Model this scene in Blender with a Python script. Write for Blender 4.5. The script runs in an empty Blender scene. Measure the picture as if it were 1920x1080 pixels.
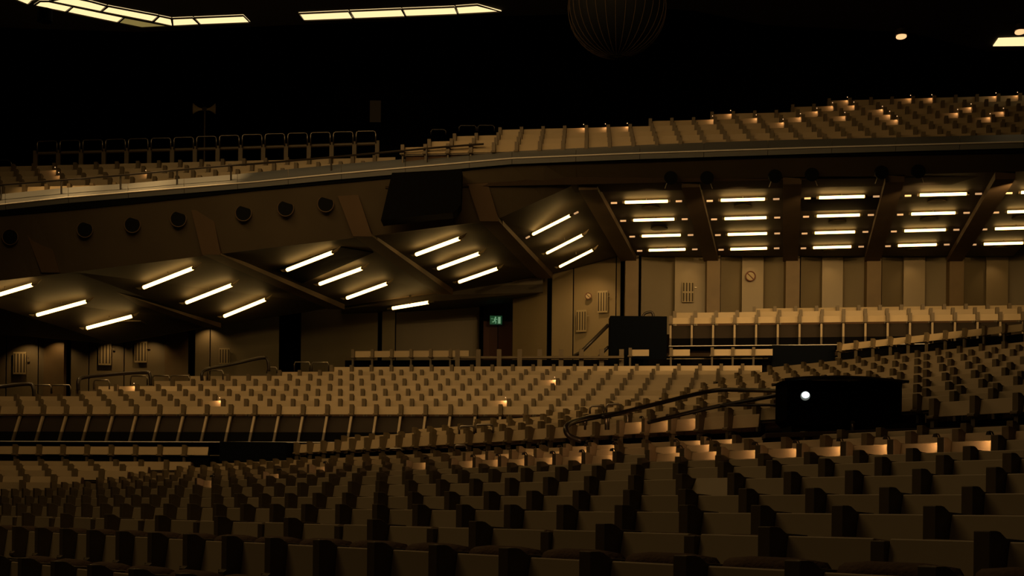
import bpy, bmesh, math, random
from mathutils import Vector, Matrix
random.seed(7)
S = bpy.context.scene
COL = S.collection
# ------------------------------------------------------------------ camera, world, exposure
F = 2600.0            # focal length in pixels of the 1920 wide frame
PX, PY = 960.0, 960.3 # where the level optical axis lands (the frame is a high crop)
ROLL = 0.0101
cam = bpy.data.cameras.new('camera'); camo = bpy.data.objects.new('camera', cam); COL.objects.link(camo)
cam.sensor_width = 36; cam.lens = 36*F/1920; cam.shift_y = (PY-540)/1920
cam.clip_start = .05; cam.clip_end = 300
cr, sr = math.cos(ROLL), math.sin(ROLL)
right = Vector((cr, 0, sr)); up = Vector((-sr, 0, cr)); back = Vector((0, -1, 0))
camo.matrix_world = Matrix(((right.x, up.x, back.x, 0), (right.y, up.y, back.y, 0), (right.z, up.z, back.z, 0), (0, 0, 0, 1)))
S.camera = camo
S.view_settings.view_transform = 'Standard'; S.view_settings.look = 'None'
S.view_settings.exposure = 0.0; S.view_settings.gamma = 1; S.view_settings.use_curve_mapping = False
w = bpy.data.worlds.new('world'); S.world = w; w.use_nodes = True
w.node_tree.nodes['Background'].inputs[0].default_value = (1, .62, .2, 1)
w.node_tree.nodes['Background'].inputs[1].default_value = 0.002

WARM = (1, .58, .21)
def area(name, loc, sx, sy, power, target=None, color=WARM, spread=180):
    l = bpy.data.lights.new(name, 'AREA'); l.shape = 'RECTANGLE'; l.size = sx; l.size_y = sy
    l.energy = power; l.color = color; l.spread = math.radians(spread)
    o = bpy.data.objects.new(name, l); COL.objects.link(o); o.location = loc
    if target: o.rotation_euler = (Vector(target)-Vector(loc)).to_track_quat('-Z', 'Y').to_euler()
    return o
# ceiling strips carried on above the frame, then added unseen fill lights
area('strip_and_fill_light', (-8, 29, 14.8), 14, 5, 520, (2, 36, 2.5), WARM, 135)
area('strip_and_fill_light', (-2, 20, 13.7), 16, 3, 200, (-2, 44, 3), WARM, 85)  # added unseen fill for the tribune and far walls
area('strip_and_fill_light', (-7, 12, 14.5), 14, 4, 290, None, (1, .64, .27))  # added unseen fill for the front block
area('strip_and_fill_light', (-3, -3, 12), 10, 3, 35, None, (1, .66, .30))  # added unseen fill behind the camera for the nearest rows
def spot(name, loc, target, power, deg, blend=.5, color=WARM, r=.0):
    l = bpy.data.lights.new(name, 'SPOT'); l.energy = power; l.color = color; l.spot_size = math.radians(deg); l.spot_blend = blend; l.shadow_soft_size = r
    o = bpy.data.objects.new(name, l); COL.objects.link(o); o.location = loc
    o.rotation_euler = (Vector(target)-Vector(loc)).to_track_quat('-Z', 'Y').to_euler(); return o
for sx_ in (-14.4, -12, -9.7): spot('ledge_and_fill_spot', (sx_, 40.0, 14.8), (sx_, 41.6, 9.3), 1100, 44, .6)
for sx_ in (-12, -5, 2): spot('ledge_and_fill_spot', (sx_, 36.5, 14.8), (sx_+.5, 42.5, 10.6), 45, 80, .7)  # added unseen spots brightening the balcony seats
for x_, Z_ in ((1220, 38.6), (1393, 38.3), (1570, 38.2), (1757, 37.6), (1915, 37.3)): X_ = (x_-960)/2600*Z_; spot('tribune_fill_spot', (X_, Z_, 8.95), (X_, 46.5, 6.0), 400, 80, .6)  # unseen spots added to brighten the tribune seats


def at(x, y, Z):
    dx, dy = x-PX, PY-y
    return Vector(((dx*cr-dy*sr)/F*Z, Z, (dx*sr+dy*cr)/F*Z))
def at_h(x, y, h):
    dx, dy = x-PX, PY-y
    return at(x, y, h*F/(dx*sr+dy*cr))
def px(P):
    X, Y = P[0]/P[1]*F, P[2]/P[1]*F
    return (PX+X*cr+Y*sr, PY-(-X*sr+Y*cr))
def at_plane(x, y, a, b, c):
    n = (b-a).cross(c-a); d = at(x, y, 1.0)
    return d*(n.dot(a)/n.dot(d))
def interp(tab, x):
    if x <= tab[0][0]: (x0, y0), (x1, y1) = tab[0], tab[1]
    elif x >= tab[-1][0]: (x0, y0), (x1, y1) = tab[-2], tab[-1]
    else:
        for i in range(len(tab)-1):
            if tab[i][0] <= x <= tab[i+1][0]: break
        (x0, y0), (x1, y1) = tab[i], tab[i+1]
    return y0+(y1-y0)*(x-x0)/(x1-x0)

# ------------------------------------------------------------------ materials
def mat(name, col, rough=.6, metal=0, noise=0, nscale=6, emit=None, spec=.5, bump=0, stretch=None):
    m = bpy.data.materials.new(name); m.use_nodes = True
    nt = m.node_tree; b = nt.nodes['Principled BSDF']
    b.inputs['Base Color'].default_value = (*col, 1); b.inputs['Roughness'].default_value = rough
    b.inputs['Metallic'].default_value = metal; b.inputs['Specular IOR Level'].default_value = spec
    if emit:
        b.inputs['Emission Color'].default_value = (*emit[0], 1); b.inputs['Emission Strength'].default_value = emit[1]
    if noise or bump:
        tc = nt.nodes.new('ShaderNodeTexCoord'); mp = nt.nodes.new('ShaderNodeMapping')
        if stretch: mp.inputs['Scale'].default_value = stretch
        nz = nt.nodes.new('ShaderNodeTexNoise'); nz.inputs['Scale'].default_value = nscale; nz.inputs['Detail'].default_value = 4
        nt.links.new(tc.outputs['Object'], mp.inputs[0]); nt.links.new(mp.outputs[0], nz.inputs['Vector'])
        if noise:
            mx = nt.nodes.new('ShaderNodeMix'); mx.data_type = 'RGBA'
            mx.inputs[6].default_value = (*[c*(1-noise) for c in col], 1); mx.inputs[7].default_value = (*[min(1, c*(1+noise)) for c in col], 1)
            nt.links.new(nz.outputs['Fac'], mx.inputs[0]); nt.links.new(mx.outputs[2], b.inputs['Base Color'])
        if bump:
            bp = nt.nodes.new('ShaderNodeBump'); bp.inputs['Strength'].default_value = bump; bp.inputs['Distance'].default_value = .02
            nt.links.new(nz.outputs['Fac'], bp.inputs['Height']); nt.links.new(bp.outputs[0], b.inputs['Normal'])
    return m
M = dict(
    panel=mat('beige_laminate', (.50, .40, .25), .5, noise=.12, nscale=2),
    console=mat('olive_console', (.15, .115, .065), .5, noise=.2, nscale=8),
    cushion=mat('brown_upholstery', (.095, .056, .032), .95, noise=.3, nscale=40, bump=.4),
    post=mat('painted_post', (.42, .34, .22), .5),
    darkpost=mat('dark_post', (.10, .08, .05), .5),
    fascia=mat('dark_fascia', (.03, .022, .015), .7, spec=.2, noise=.5, nscale=.8),
    black=mat('black_void', (.002, .002, .0025), .9, spec=.1),
    navy=mat('navy_carpet', (.0022, .0038, .007), .95, spec=.1, noise=.4, nscale=30),
    rail=mat('dark_rail', (.03, .024, .018), .3),
    steel=mat('steel_tube', (.30, .27, .22), .3, metal=.9),
    strip=mat('edge_glint_white', (.85, .83, .78), .4),  # plain white stands in for light glinting off the metal edge
    carpet=mat('brown_carpet', (.035, .022, .012), 1, noise=.4, nscale=30),
    soffit=mat('brown_soffit', (.092, .073, .045), .6, noise=.25, nscale=.7),
    ceil=mat('brown_ceiling', (.046, .036, .023), .7, noise=.2, nscale=.6),
    rib=mat('brown_rib', (.10, .064, .032), .7, noise=.25, nscale=1.5, stretch=(1, 1, .3)),
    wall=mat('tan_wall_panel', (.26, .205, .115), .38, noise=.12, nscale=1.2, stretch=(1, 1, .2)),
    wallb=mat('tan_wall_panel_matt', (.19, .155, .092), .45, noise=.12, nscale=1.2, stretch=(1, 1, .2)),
    pilaster=mat('brown_pilaster', (.18, .125, .06), .5, noise=.2, nscale=2),
    hall=mat('black_hall', (.008, .008, .009), .9),
    hallc=mat('dark_hall_ceiling', (.035, .030, .02), .8),
    ledge=mat('grey_ledge', (.17, .18, .185), .5, noise=.1, nscale=1),
    grille=mat('grille_metal', (.34, .28, .16), .45),
    slot=mat('grille_slot', (.06, .045, .025), .8),
    red=mat('red_ring', (.14, .05, .03), .5),
    door=mat('dark_red_door', (.07, .012, .010), .55),
    white=mat('white_sign', (.6, .6, .55), .5),
    glassy=mat('speaker_cloth', (.003, .004, .005), .8, spec=.15),
    booth=mat('blue_grey_booth', (.030, .038, .055), .7),
    tube=mat('lit_tube', (1, .9, .7), .5, emit=((1, .58, .165), 7.5)),
    endlit=mat('lit_tube_end', (.8, .6, .4), .4, emit=((1, .55, .25), .55)),
    litpanel=mat('lit_diffuser', (1, .85, .5), .5, emit=((1, .74, .36), 1.25)),
    dimpanel=mat('dim_diffuser', (.6, .5, .2), .5, emit=((1, .75, .22), .20)),
    bulb=mat('lit_bulb', (1, .8, .5), .4, emit=((1, .55, .25), 1.2)),
    green=mat('exit_green', (.02, .25, .12), .4, emit=((.05, .5, .24), .05)),
    greenw=mat('exit_white', (.8, 1, .9), .4, emit=((.35, 1, .6), .22)),
    lens=mat('lit_lens', (.8, .85, 1), .2, emit=((.80, .9, 1.0), 3.0)),
    lensd=mat('lens_glass', (.25, .28, .25), .15, emit=((.4, .45, .4), .25)),
    projector=mat('projector_black', (.003, .003, .004), 1, spec=.02),
)
# ------------------------------------------------------------------ mesh helpers
class MB:
    def __init__(s): s.v = []; s.f = []; s.m = []
    def add(s, vs, fs, mi=0, T=None):
        n = len(s.v)
        for p in vs:
            p = Vector(p); s.v.append(T @ p if T else p)
        for f in fs: s.f.append([n+i for i in f]); s.m.append(mi)
        return s
    def box(s, a, b, mi=0, T=None):
        (x0, y0, z0), (x1, y1, z1) = a, b
        return s.hexa([(x0, y0, z0), (x1, y0, z0), (x1, y1, z0), (x0, y1, z0), (x0, y0, z1), (x1, y0, z1), (x1, y1, z1), (x0, y1, z1)], mi, T)
    def hexa(s, p, mi=0, T=None):
        return s.add(p, [(3, 2, 1, 0), (4, 5, 6, 7), (0, 1, 5, 4), (1, 2, 6, 5), (2, 3, 7, 6), (3, 0, 4, 7)], mi, T)
    def prism(s, poly, d, mi=0):   # poly extruded by vector d
        n = len(poly); d = Vector(d)
        vs = [Vector(p) for p in poly]+[Vector(p)+d for p in poly]
        fs = [tuple(range(n))[::-1], tuple(range(n, 2*n))]+[(i, (i+1) % n, n+(i+1) % n, n+i) for i in range(n)]
        return s.add(vs, fs, mi)
    def disc(s, c, r, n, ax, d, mi=0, seg=24, ry=None):   # short cylinder; ax: outward dir
        ax = Vector(ax).normalized(); u = ax.cross(Vector((0, 0, 1)))
        u = Vector((1, 0, 0)) if u.length < .1 else u.normalized(); v = ax.cross(u)
        poly = [Vector(c)+u*r*math.cos(2*math.pi*i/seg)+v*(ry or r)*math.sin(2*math.pi*i/seg) for i in range(seg)]
        return s.prism(poly, ax*d, mi)
    def tube(s, pts, r, mi=0, seg=8):
        pts = [Vector(p) for p in pts]; n0 = len(s.v); m = len(pts); prev = None
        for i, p in enumerate(pts):
            t = (pts[min(i+1, m-1)]-pts[max(i-1, 0)]).normalized()
            a = prev if prev else (Vector((0, 0, 1)) if abs(t.z) < .9 else Vector((0, 1, 0)))
            a = (a-t*a.dot(t)).normalized(); prev = a; b = t.cross(a)
            for k in range(seg):
                g = 2*math.pi*k/seg; s.v.append(p+a*r*math.cos(g)+b*r*math.sin(g))
        for i in range(m-1):
            for k in range(seg):
                s.f.append([n0+i*seg+k, n0+i*seg+(k+1) % seg, n0+(i+1)*seg+(k+1) % seg, n0+(i+1)*seg+k]); s.m.append(mi)
        s.f.append([n0+k for k in range(seg)][::-1]); s.m.append(mi)
        s.f.append([n0+(m-1)*seg+k for k in range(seg)]); s.m.append(mi)
        return s
    def mesh(s, name, mats, bevel=0, smooth=False):
        me = bpy.data.meshes.new(name); me.from_pydata([tuple(v) for v in s.v], [], s.f)
        for m in (mats if isinstance(mats, (list, tuple)) else [mats]): me.materials.append(m)
        for p, mi in zip(me.polygons, s.m): p.material_index = mi
        bm = bmesh.new(); bm.from_mesh(me)
        bmesh.ops.recalc_face_normals(bm, faces=bm.faces)
        if bevel:
            bmesh.ops.bevel(bm, geom=bm.edges[:], offset=bevel, segments=2, affect='EDGES', profile=.5)
        bm.to_mesh(me); bm.free()
        if smooth:
            for p in me.polygons: p.use_smooth = True
        me.update(); return me
    def build(s, name, mats, parent=None, bevel=0, smooth=False, origin=None):
        if origin is not None:
            o_ = Vector(origin); s.v = [Vector(v)-o_ for v in s.v]
        o = bpy.data.objects.new(name, s.mesh(name, mats, bevel, smooth)); COL.objects.link(o)
        if origin is not None: o.location = origin
        if parent: o.parent = parent
        return o
def tag(o, label=None, cat=None, group=None, kind=None):
    if label: o['label'] = label
    if cat: o['category'] = cat
    if group: o['group'] = group
    if kind: o['kind'] = kind
    return o
def empty(name, loc, label=None, cat=None, group=None):
    o = bpy.data.objects.new(name, None); COL.objects.link(o); o.location = loc; o.empty_display_size = .2
    return tag(o, label, cat, group)
def struct(o): o['kind'] = 'structure'; return o
NTH = ['zeroth', 'first', 'second', 'third', 'fourth', 'fifth', 'sixth', 'seventh', 'eighth', 'ninth', 'tenth', 'eleventh', 'twelfth', 'thirteenth',
       'fourteenth', 'fifteenth', 'sixteenth', 'seventeenth', 'eighteenth', 'nineteenth', 'twentieth'] + ['twenty-'+k for k in
       ['first', 'second', 'third', 'fourth', 'fifth', 'sixth', 'seventh', 'eighth', 'ninth']] + ['thirtieth'] + ['thirty-'+k for k in ['first', 'second', 'third', 'fourth', 'fifth', 'sixth', 'seventh', 'eighth', 'ninth']]

# ------------------------------------------------------------------ hall shell
struct(MB().box((-60, -12, -3.2), (60, 80, -3.0)).build('floor', M['hall']))
struct(MB().box((-60, 78, -3), (60, 78.3, 26)).build('wall_back', M['hall']))
struct(MB().box((-60.3, -12, -3), (-60, 78.3, 26)).build('wall_left', M['hall']))
struct(MB().box((60, -12, -3), (60.3, 78.3, 26)).build('wall_right', M['hall']))
struct(MB().box((-60, -12.3, -3), (60, -12, 26)).build('wall_front', M['hall']))
struct(MB().box((-60, -12.3, 26), (60, 78.3, 26.2)).build('ceiling', M['hall']))

# ------------------------------------------------------------------ balcony edge
EZ = [(-120, 41.8), (0, 41.5), (480, 40.3), (960, 39), (1180, 38.4), (1520, 37.5), (1920, 36.5), (2040, 36.2)]
INN = [(-120, 380), (27, 361), (120, 352), (230, 345), (332, 336), (435, 327.5), (620, 309.5), (700, 302.5), (800, 295), (955, 280), (1180, 272), (1440, 263), (1915, 252), (2040, 250)]
FRO = [(-120, 396), (0, 384), (120, 371), (250, 360), (480, 341), (620, 327), (960, 297), (1180, 288), (1520, 277), (1920, 266), (2040, 263)]
BAN = [(-120, 418), (0, 405), (120, 395), (250, 382), (480, 357), (712, 336), (960, 310), (1185, 304), (1435, 295), (1915, 286), (2040, 284)]
CRE = [(-120, 540), (140, 510), (380, 480), (690, 443), (930, 412), (1085, 343), (1290, 338), (1480, 332), (1680, 328), (1885, 322), (2040, 319)]
CZ = [(-120, 42.6), (140, 42.2), (380, 41.6), (690, 40.8), (930, 40.2), (1085, 39.4), (1290, 38.9), (1480, 38.4), (1885, 37.3), (2040, 37)]
def strip_mesh(xs, fa, fb, thick=(0, .12, 0), gap=0):
    m = MB()
    for x0, x1 in zip(xs[:-1], xs[1:]):
        x0 += gap; x1 -= gap
        a0, a1, b0, b1 = fa(x0), fa(x1), fb(x0), fb(x1); t = Vector(thick)
        m.hexa([b0, b1, a1, a0, b0+t, b1+t, a1+t, a0+t])
    return m
ledge_in = lambda x: at(x, interp(INN, x), interp(EZ, x)+1.0)
ledge_out = lambda x: at(x, interp(FRO, x), interp(EZ, x))
band_bot = lambda x: at(x, interp(BAN, x), interp(EZ, x)+.15)
crease = lambda x: at(x, interp(CRE, x), interp(CZ, x))
struct(strip_mesh([-120, 10, 128, 240, 345, 445, 540, 640, 760, 880, 960, 1080, 1200, 1320, 1440, 1560, 1680, 1800, 1920, 2040], ledge_in, ledge_out, (0, .05, -.15), .4).build('trim_1', M['ledge']))
struct(strip_mesh(list(range(-120, 2041, 60)), ledge_out, band_bot, (0, .2, 0)).build('trim_2', M['glassy']))
# bright nosing along the ledge
m = MB(); m.tube([ledge_out(x)+Vector((0, -.01, 0)) for x in range(-120, 2041, 40)], .022); struct(m.build('trim_3', M['strip']))
sx = [-120, 140, 380, 690, 930, 1085, 1290, 1480, 1680, 1885, 2040]
sx2 = sorted(sx+list(range(-60, 2040, 60)))
soff_top = lambda x: band_bot(x)+Vector((0, .05, 0))
struct(strip_mesh(sx2, soff_top, crease, (0, .15, 0)).build('trim_4', M['soffit']))

# ------------------------------------------------------------------ ceiling under the balcony
CF = [crease(x) for x in (-120, 140, 380, 690, 930, 1085)]
CB = [at(-120, 615, 49.5), at(212, 644, 48.5), at(412, 608, 49.5), at(640, 573, 50), at(842, 545, 50.6), at(1027, 515, 51.6), at(1160, 480, 50.3)]
bays = []   # (front-left, front-right, back-left)
quads = [(CF[0], CF[1], CB[2], CB[1]), (CF[1], CF[2], CB[3], CB[2]), (CF[2], CF[3], CB[4], CB[3]), (CF[3], CF[4], CB[5], CB[4]), (CF[4], CF[5], CB[6], CB[5])]
mc = MB()
for q in quads:
    mc.prism([q[0], q[1], q[2]], (0, 0, .25)); mc.prism([q[0], q[2], q[3]], (0, 0, .25))
mc.prism([CF[0], CB[1], CB[0]], (0, 0, .25))
rf = [at(x, interp(CRE, x), interp(CZ, x)) for x in (1085, 1290, 1480, 1680, 1885, 2040)]
rb = [at(x, 480-(x-1160)*.0, interp([(1160, 50.3), (2040, 48.6)], x)) for x in (1160, 1333, 1482, 1634, 1789, 1900)]
for i in range(5):
    mc.prism([rf[i], rf[i+1], rb[i+1], rb[i]], (0, 0, .25))
struct(mc.build('ceiling', M['ceil']))
# a downstand lip closes the slab at its back, in front of the walls
m = MB()
for a, b in zip(CB[:5], CB[1:6]):
    m.hexa([a+Vector((0, 0, 0)), b, b+Vector((0, .2, 0)), a+Vector((0, .2, 0)), a+Vector((0, 0, .5)), b+Vector((0, 0, .5)), b+Vector((0, .2, .5)), a+Vector((0, .2, .5))])
struct(m.build('trim_5', M['rib']))

tn = [6]
def trim(mb, mat_, bevel=0):
    o = mb.build('trim_%d' % tn[0], mat_, bevel=bevel); tn[0] += 1; return struct(o)
def rib(f0, f1, b0, b1, drop=.42, head=None):
    """beam under the slab: f0/f1 its two front top corners, b0/b1 the back ones"""
    d = Vector((0, 0, -drop)); e = Vector((0, 0, .1))
    m = MB(); m.hexa([f0+d, f1+d, b1+d, b0+d, f0+e, f1+e, b1+e, b0+e])
    if head:  # upright head of the beam standing off the soffit
        t0, t1 = head; n = Vector((-.1, -.55, 0))
        m.hexa([f0+d+n, f1+d+n, f1+d, f0+d, t0+n*.8, t1+n*.8, t1+Vector((0, .3, 0)), t0+Vector((0, .3, 0))])
    return trim(m, M['rib'])
for (xa, ya, xb, yb, Z), (cx, cy), (bx_, by_, bz), w_ in [
        ((60, 432, 100, 430, 42.2), (112, 507), (400, 606, 49.4), .55), ((370, 400, 408, 398, 41.4), (410, 474), (632, 572, 49.9), .55),
        ((642, 374, 680, 372, 40.6), (690, 440), (835, 544, 50.4), .55), ((883, 352, 920, 350, 40.0), (925, 412), (1022, 514, 51.4), .55)]:
    zc = Z+.5
    f = at(cx, cy, zc); b = at(bx_, by_, bz)
    side = Vector((w_/2, 0, 0))
    rib(f-side, f+side, b-side, b+side, .16, (at(xa, ya, Z), at(xb, yb, Z)))
for xa, xb, ba, bb in [(1085, 1120, 1164, 1194), (1278, 1312, 1320, 1347), (1468, 1503, 1468, 1496), (1660, 1696, 1621, 1650), (1866, 1904, 1776, 1804)]:
    fz = interp(CZ, xa); bz = interp([(1160, 50.3), (2040, 48.6)], ba)
    rib(at(xa, interp(CRE, xa), fz), at(xb, interp(CRE, xb), fz), at(ba, 480, bz), at(bb, 480, bz), .2)

# ------------------------------------------------------------------ ceiling tubes
def tube_lamp(p0, p1, bay, n, bright_ends, sc=1):
    c = (p0+p1)/2; d = p1-p0; L = d.length; d.normalize(); dn = Vector((0, 0, -.10 if bright_ends else -.2))
    r_ = .058 if sc == 1.0 else .043
    t = empty('tube_light', c, 'lit white ceiling tube, %s from the front, in the %s lamp bay from the left' % (NTH[n], NTH[bay]), 'ceiling light', 'tube lights under the balcony')
    z = Vector((0, 0, 0))
    tb = MB().tube([d*(-L/2)+dn, d*(L/2)+dn], r_, seg=12).build('tube', M['tube'], t)
    for s in (-1, 1):
        e0 = d*s*(L/2+.02); e1 = d*s*(L/2+.17*L)
        a = MB().tube([e0+dn, e0+dn*.95+d*s*.06, ], .05*sc).build('end_cap', M['darkpost'], t)
        if bright_ends: MB().tube([d*s*(L/2+.24)+dn*1.1, d*s*(L/2+.42)+dn*1.1], .028).build('end_reflector', M['endlit'], t)
        else:
            m = MB(); m.tube([e0+dn, e0*.5+e1*.5+dn*.9, e1+dn*.6], .042*sc); n_ = len(m.v)
            for q in range(n_-8, n_): m.v[q] = (e1+dn*.6)+(m.v[q]-(e1+dn*.6))*.25
            m.build('end_reflector', M['panel'], t)
    MB().box((-.01, -.01, -.06), (.01, .01, .02)).build('mount', M['darkpost'], t)
def facet(i): q = quads[i]; return q[0], q[1], q[2]
def on_facet(x, y, i):
    q = quads[i]; c = [at_plane(x, y, q[0], q[1], q[2]), at_plane(x, y, q[0], q[2], q[3])]
    return min(c, key=lambda v: v.y)
LT = [(0, [((-40, 552), (60, 522)), ((70, 579), (161, 554)), ((163, 604), (247, 582))]),
      (1, [((270, 527), (361, 491)), ((350, 556), (434, 523)), ((421, 582), (497, 551))]),
      (2, [((539, 494), (623, 461)), ((600, 521), (678, 492)), ((651, 548), (725, 521))]),
      (3, [((781, 465), (861, 435)), ((822, 492), (898, 464)), ((861, 518), (932, 493))]),
      (4, [((1000, 433), (1069, 398)), ((1026, 463), (1092, 429)), ((1050, 489), (1111, 458))])]
for i, ts in LT:
    for k, (p, q) in enumerate(ts):
        a, b, c = facet(i)
        P, Q = on_facet(*p, i), on_facet(*q, i)
        tube_lamp(P, Q, i+1, k+1, i == 4 and k == 0, 1.0 if i < 4 else .85)
RT = [[(1172, 1252, 372), (1188, 1264, 406), (1204, 1276, 436), (1217, 1285, 463)],
      [(1352, 1434, 368), (1359, 1437, 403), (1365, 1438, 433), (1370, 1438, 461)],
      [(1536, 1621, 363), (1532, 1612, 398), (1528, 1603, 430), (1525, 1596, 458)],
      [(1725, 1812, 358), (1709, 1791, 394), (1696, 1773, 426), (1684, 1756, 454)],
      [(1915, 2004, 353), (1889, 1973, 390), (1866, 1945, 422), (1845, 1918, 451)]]
rp = (rf[0], rf[4], rb[4])
for i, ts in enumerate(RT):
    for k, (x0, x1, y) in enumerate(ts):
        sl = .014
        P, Q = at_plane(x0, y+(x1-x0)*sl, *rp), at_plane(x1, y-(x1-x0)*sl, *rp)
        tube_lamp(P, Q, i+6, k+1, True, .95)
# dark inset slots and round vents in the ceiling
def cpoly(name, pts, plane, mat_, lab, cat, grp=None, dz=-.03):
    P = [on_facet(x, y, plane) if isinstance(plane, int) else at_plane(x, y, *plane) for x, y in pts]; c = sum(P, Vector())/len(P)
    m = MB().prism([p-c for p in P], (0, 0, dz)); o = m.build(name, mat_); o.location = c
    return tag(o, lab, cat, grp)
cpoly('ceiling_hatch', [(519, 505), (640, 462), (700, 472), (566, 530)], 2, M['black'], 'black open slot in the ceiling between two lit tubes in the third bay', 'ceiling hatch')
cpoly('ceiling_hatch', [(1504, 372), (1653, 368), (1645, 391), (1503, 394)], rp, M['black'], 'black slot across the ceiling below the first tube, right of centre', 'ceiling hatch')
for k, (x, y) in enumerate([(1220, 389), (1236, 427), (1393, 386), (1407, 473), (1570, 415), (1557, 470), (1757, 377), (1742, 410), (1714, 467), (1915, 407), (1873, 464)]):
    c = at_plane(x, y, *rp); o = MB().disc((0, 0, 0), .28, 0, (0, 0, -1), .04, seg=20).build('ceiling_vent', M['slot']); o.location = c
    tag(o, 'dark round vent in the brown ceiling, %s of those counted from the left' % NTH[[0, 1, 2, 3, 5, 4, 8, 7, 6, 10, 9][k]+1], 'ceiling vent', 'round vents in the ceiling')
c = on_facet(242, 603, 0); o = MB().box((-.5, -.35, -.04), (.5, .35, 0)).build('ceiling_vent', M['slot']); o.location = c
tag(o, 'small dark rectangular vent in the ceiling above the left wall', 'ceiling vent')

# lower soffit with a single tube over the dark recess
a0, a1, a2, a3 = at(640, 580, 50.6), at(842, 553, 51), at(1018, 548, 51.6), at(960, 569, 55)
m = MB(); m.prism([a0, a1, a2, a3, at(735, 590, 56), at(640, 592, 56)], (0, 0, .3)); struct(m.build('ceiling', M['ceil']))
m = MB(); m.prism([a1, a2, at(1018, 520, 51.6), at(842, 547, 51)], (0, .2, 0)); trim(m, M['soffit'])
P, Q = at(736, 578, 50.5), at(803, 567, 50)
t = empty('tube_light', (P+Q)/2, 'lone slim lit tube over the dark recess, left of the exit sign', 'ceiling light')
MB().tube([(P-Q)/2, (Q-P)/2], .06, seg=12).build('tube', M['tube'], t)
for s in (-1, 1):
    d = (Q-P).normalized()*s; e = (Q-P)/2*s
    MB().tube([e, e+d*.2], .05).build('end_cap', M['darkpost'], t)
MB().box((-.04, -.04, 0), (.04, .04, .35)).build('mount', M['darkpost'], t)

# round speakers in the soffit
for k, (x, y) in enumerate([(20, 445), (160, 431), (249, 422), (335, 411), (457, 400), (536, 391), (611, 383)]):
    y0, y1 = interp(BAN, x), interp(CRE, x); tt = (y-y0)/(y1-y0)
    Z = interp(EZ, x)+.2+(interp(CZ, x)-interp(EZ, x)-.2)*tt
    t = empty('round_speaker', at(x, y, Z-.02), 'round black speaker in the brown soffit, %s from the left' % NTH[k+1], 'speaker', 'round speakers in the left soffit')
    MB().disc((0, 0, 0), .225, 0, (0, -1, -.15), .05, seg=32).build('cloth', M['glassy'], t)
    m = MB()
    m.tube([Vector((.235*math.cos(g), -.05, .235*math.sin(g))) for g in [2*math.pi*i/32 for i in range(33)]], .014).build('rim', M['rib'], t)
for k, (x, y) in enumerate([(1257, 333), (1325, 333), (1452, 330), (1521, 327), (1651, 323), (1720, 321)]):
    Z = interp(CZ, x)-.25
    t = empty('round_speaker', at(x, y, Z), 'round black hanging speaker at the ceiling front, %s from the left on the right side' % NTH[k+1], 'speaker', 'round speakers on the right side')
    m = MB().disc((0, 0, 0), .18, 0, (0, -1, -.3), .16, seg=24).build('housing', M['glassy'], t)
    s = 1 if k % 2 else -1
    MB().tube([(s*.10, -.05, -.16), (s*.16, -.05, -.32)], .012).build('bracket', M['steel'], t)
# black box hanging over the soffit
P = [(735, 324), (866, 317), (864, 382), (858, 392), (848, 398), (714, 413)]
pp = [at(x, y, 39.2-(x-735)*.003) for x, y in P]; c = sum(pp, Vector())/6
o = MB().prism([p-c for p in pp], (0, .8, 0)).build('screen_housing', M['black']); o.location = c
tag(o, 'large black slanted housing hung under the balcony edge', 'housing')

# ------------------------------------------------------------------ walls under the balcony
def plan_wall(name, pts, zlo, zhi, mats, mids=None, thick=.12):
    m = MB()
    for i in range(len(pts)-1):
        (x0, Z0), (x1, Z1) = pts[i], pts[i+1]
        a = Vector(((x0-PX)/F*Z0, Z0, 0)); b = Vector(((x1-PX)/F*Z1, Z1, 0)); t = Vector((0, thick, 0))
        lo, hi = Vector((0, 0, zlo)), Vector((0, 0, zhi))
        m.hexa([a+lo, b+lo, b+lo+t, a+lo+t, a+hi, b+hi, b+hi+t, a+hi+t], (mids[i] if mids else 0))
    return struct(m.build(name, mats))
g = .6
def seams(pts, xs):   # shallow dark grooves between wall boards
    out = []
    for (x0, Z0), (x1, Z1) in zip(pts[:-1], pts[1:]): out.append((x0, Z0))
    return out
xr = [(1160, 50.5), (2040, 48.9)]
WZ = lambda x: interp(xr, x)
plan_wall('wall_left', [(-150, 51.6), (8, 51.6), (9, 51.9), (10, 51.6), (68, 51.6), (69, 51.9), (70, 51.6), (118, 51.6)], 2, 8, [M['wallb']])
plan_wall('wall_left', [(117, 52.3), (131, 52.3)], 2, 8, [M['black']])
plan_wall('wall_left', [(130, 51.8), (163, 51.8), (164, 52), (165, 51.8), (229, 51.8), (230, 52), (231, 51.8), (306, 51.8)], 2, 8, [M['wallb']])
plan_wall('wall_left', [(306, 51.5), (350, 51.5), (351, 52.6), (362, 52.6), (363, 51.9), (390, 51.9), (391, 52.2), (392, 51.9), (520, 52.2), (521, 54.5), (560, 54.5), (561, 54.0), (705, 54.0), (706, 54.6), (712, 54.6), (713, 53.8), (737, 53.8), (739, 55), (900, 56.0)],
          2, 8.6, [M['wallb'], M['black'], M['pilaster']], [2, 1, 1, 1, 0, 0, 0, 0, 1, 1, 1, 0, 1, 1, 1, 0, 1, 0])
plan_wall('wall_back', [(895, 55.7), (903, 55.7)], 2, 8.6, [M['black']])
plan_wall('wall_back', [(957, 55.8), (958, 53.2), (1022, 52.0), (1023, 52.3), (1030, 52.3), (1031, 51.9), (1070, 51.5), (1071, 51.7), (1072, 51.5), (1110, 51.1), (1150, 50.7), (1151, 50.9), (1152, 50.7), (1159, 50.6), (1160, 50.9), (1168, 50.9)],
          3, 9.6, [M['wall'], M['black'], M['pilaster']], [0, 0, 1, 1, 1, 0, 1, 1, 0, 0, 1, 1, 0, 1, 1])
pts, mids = [], []
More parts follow.
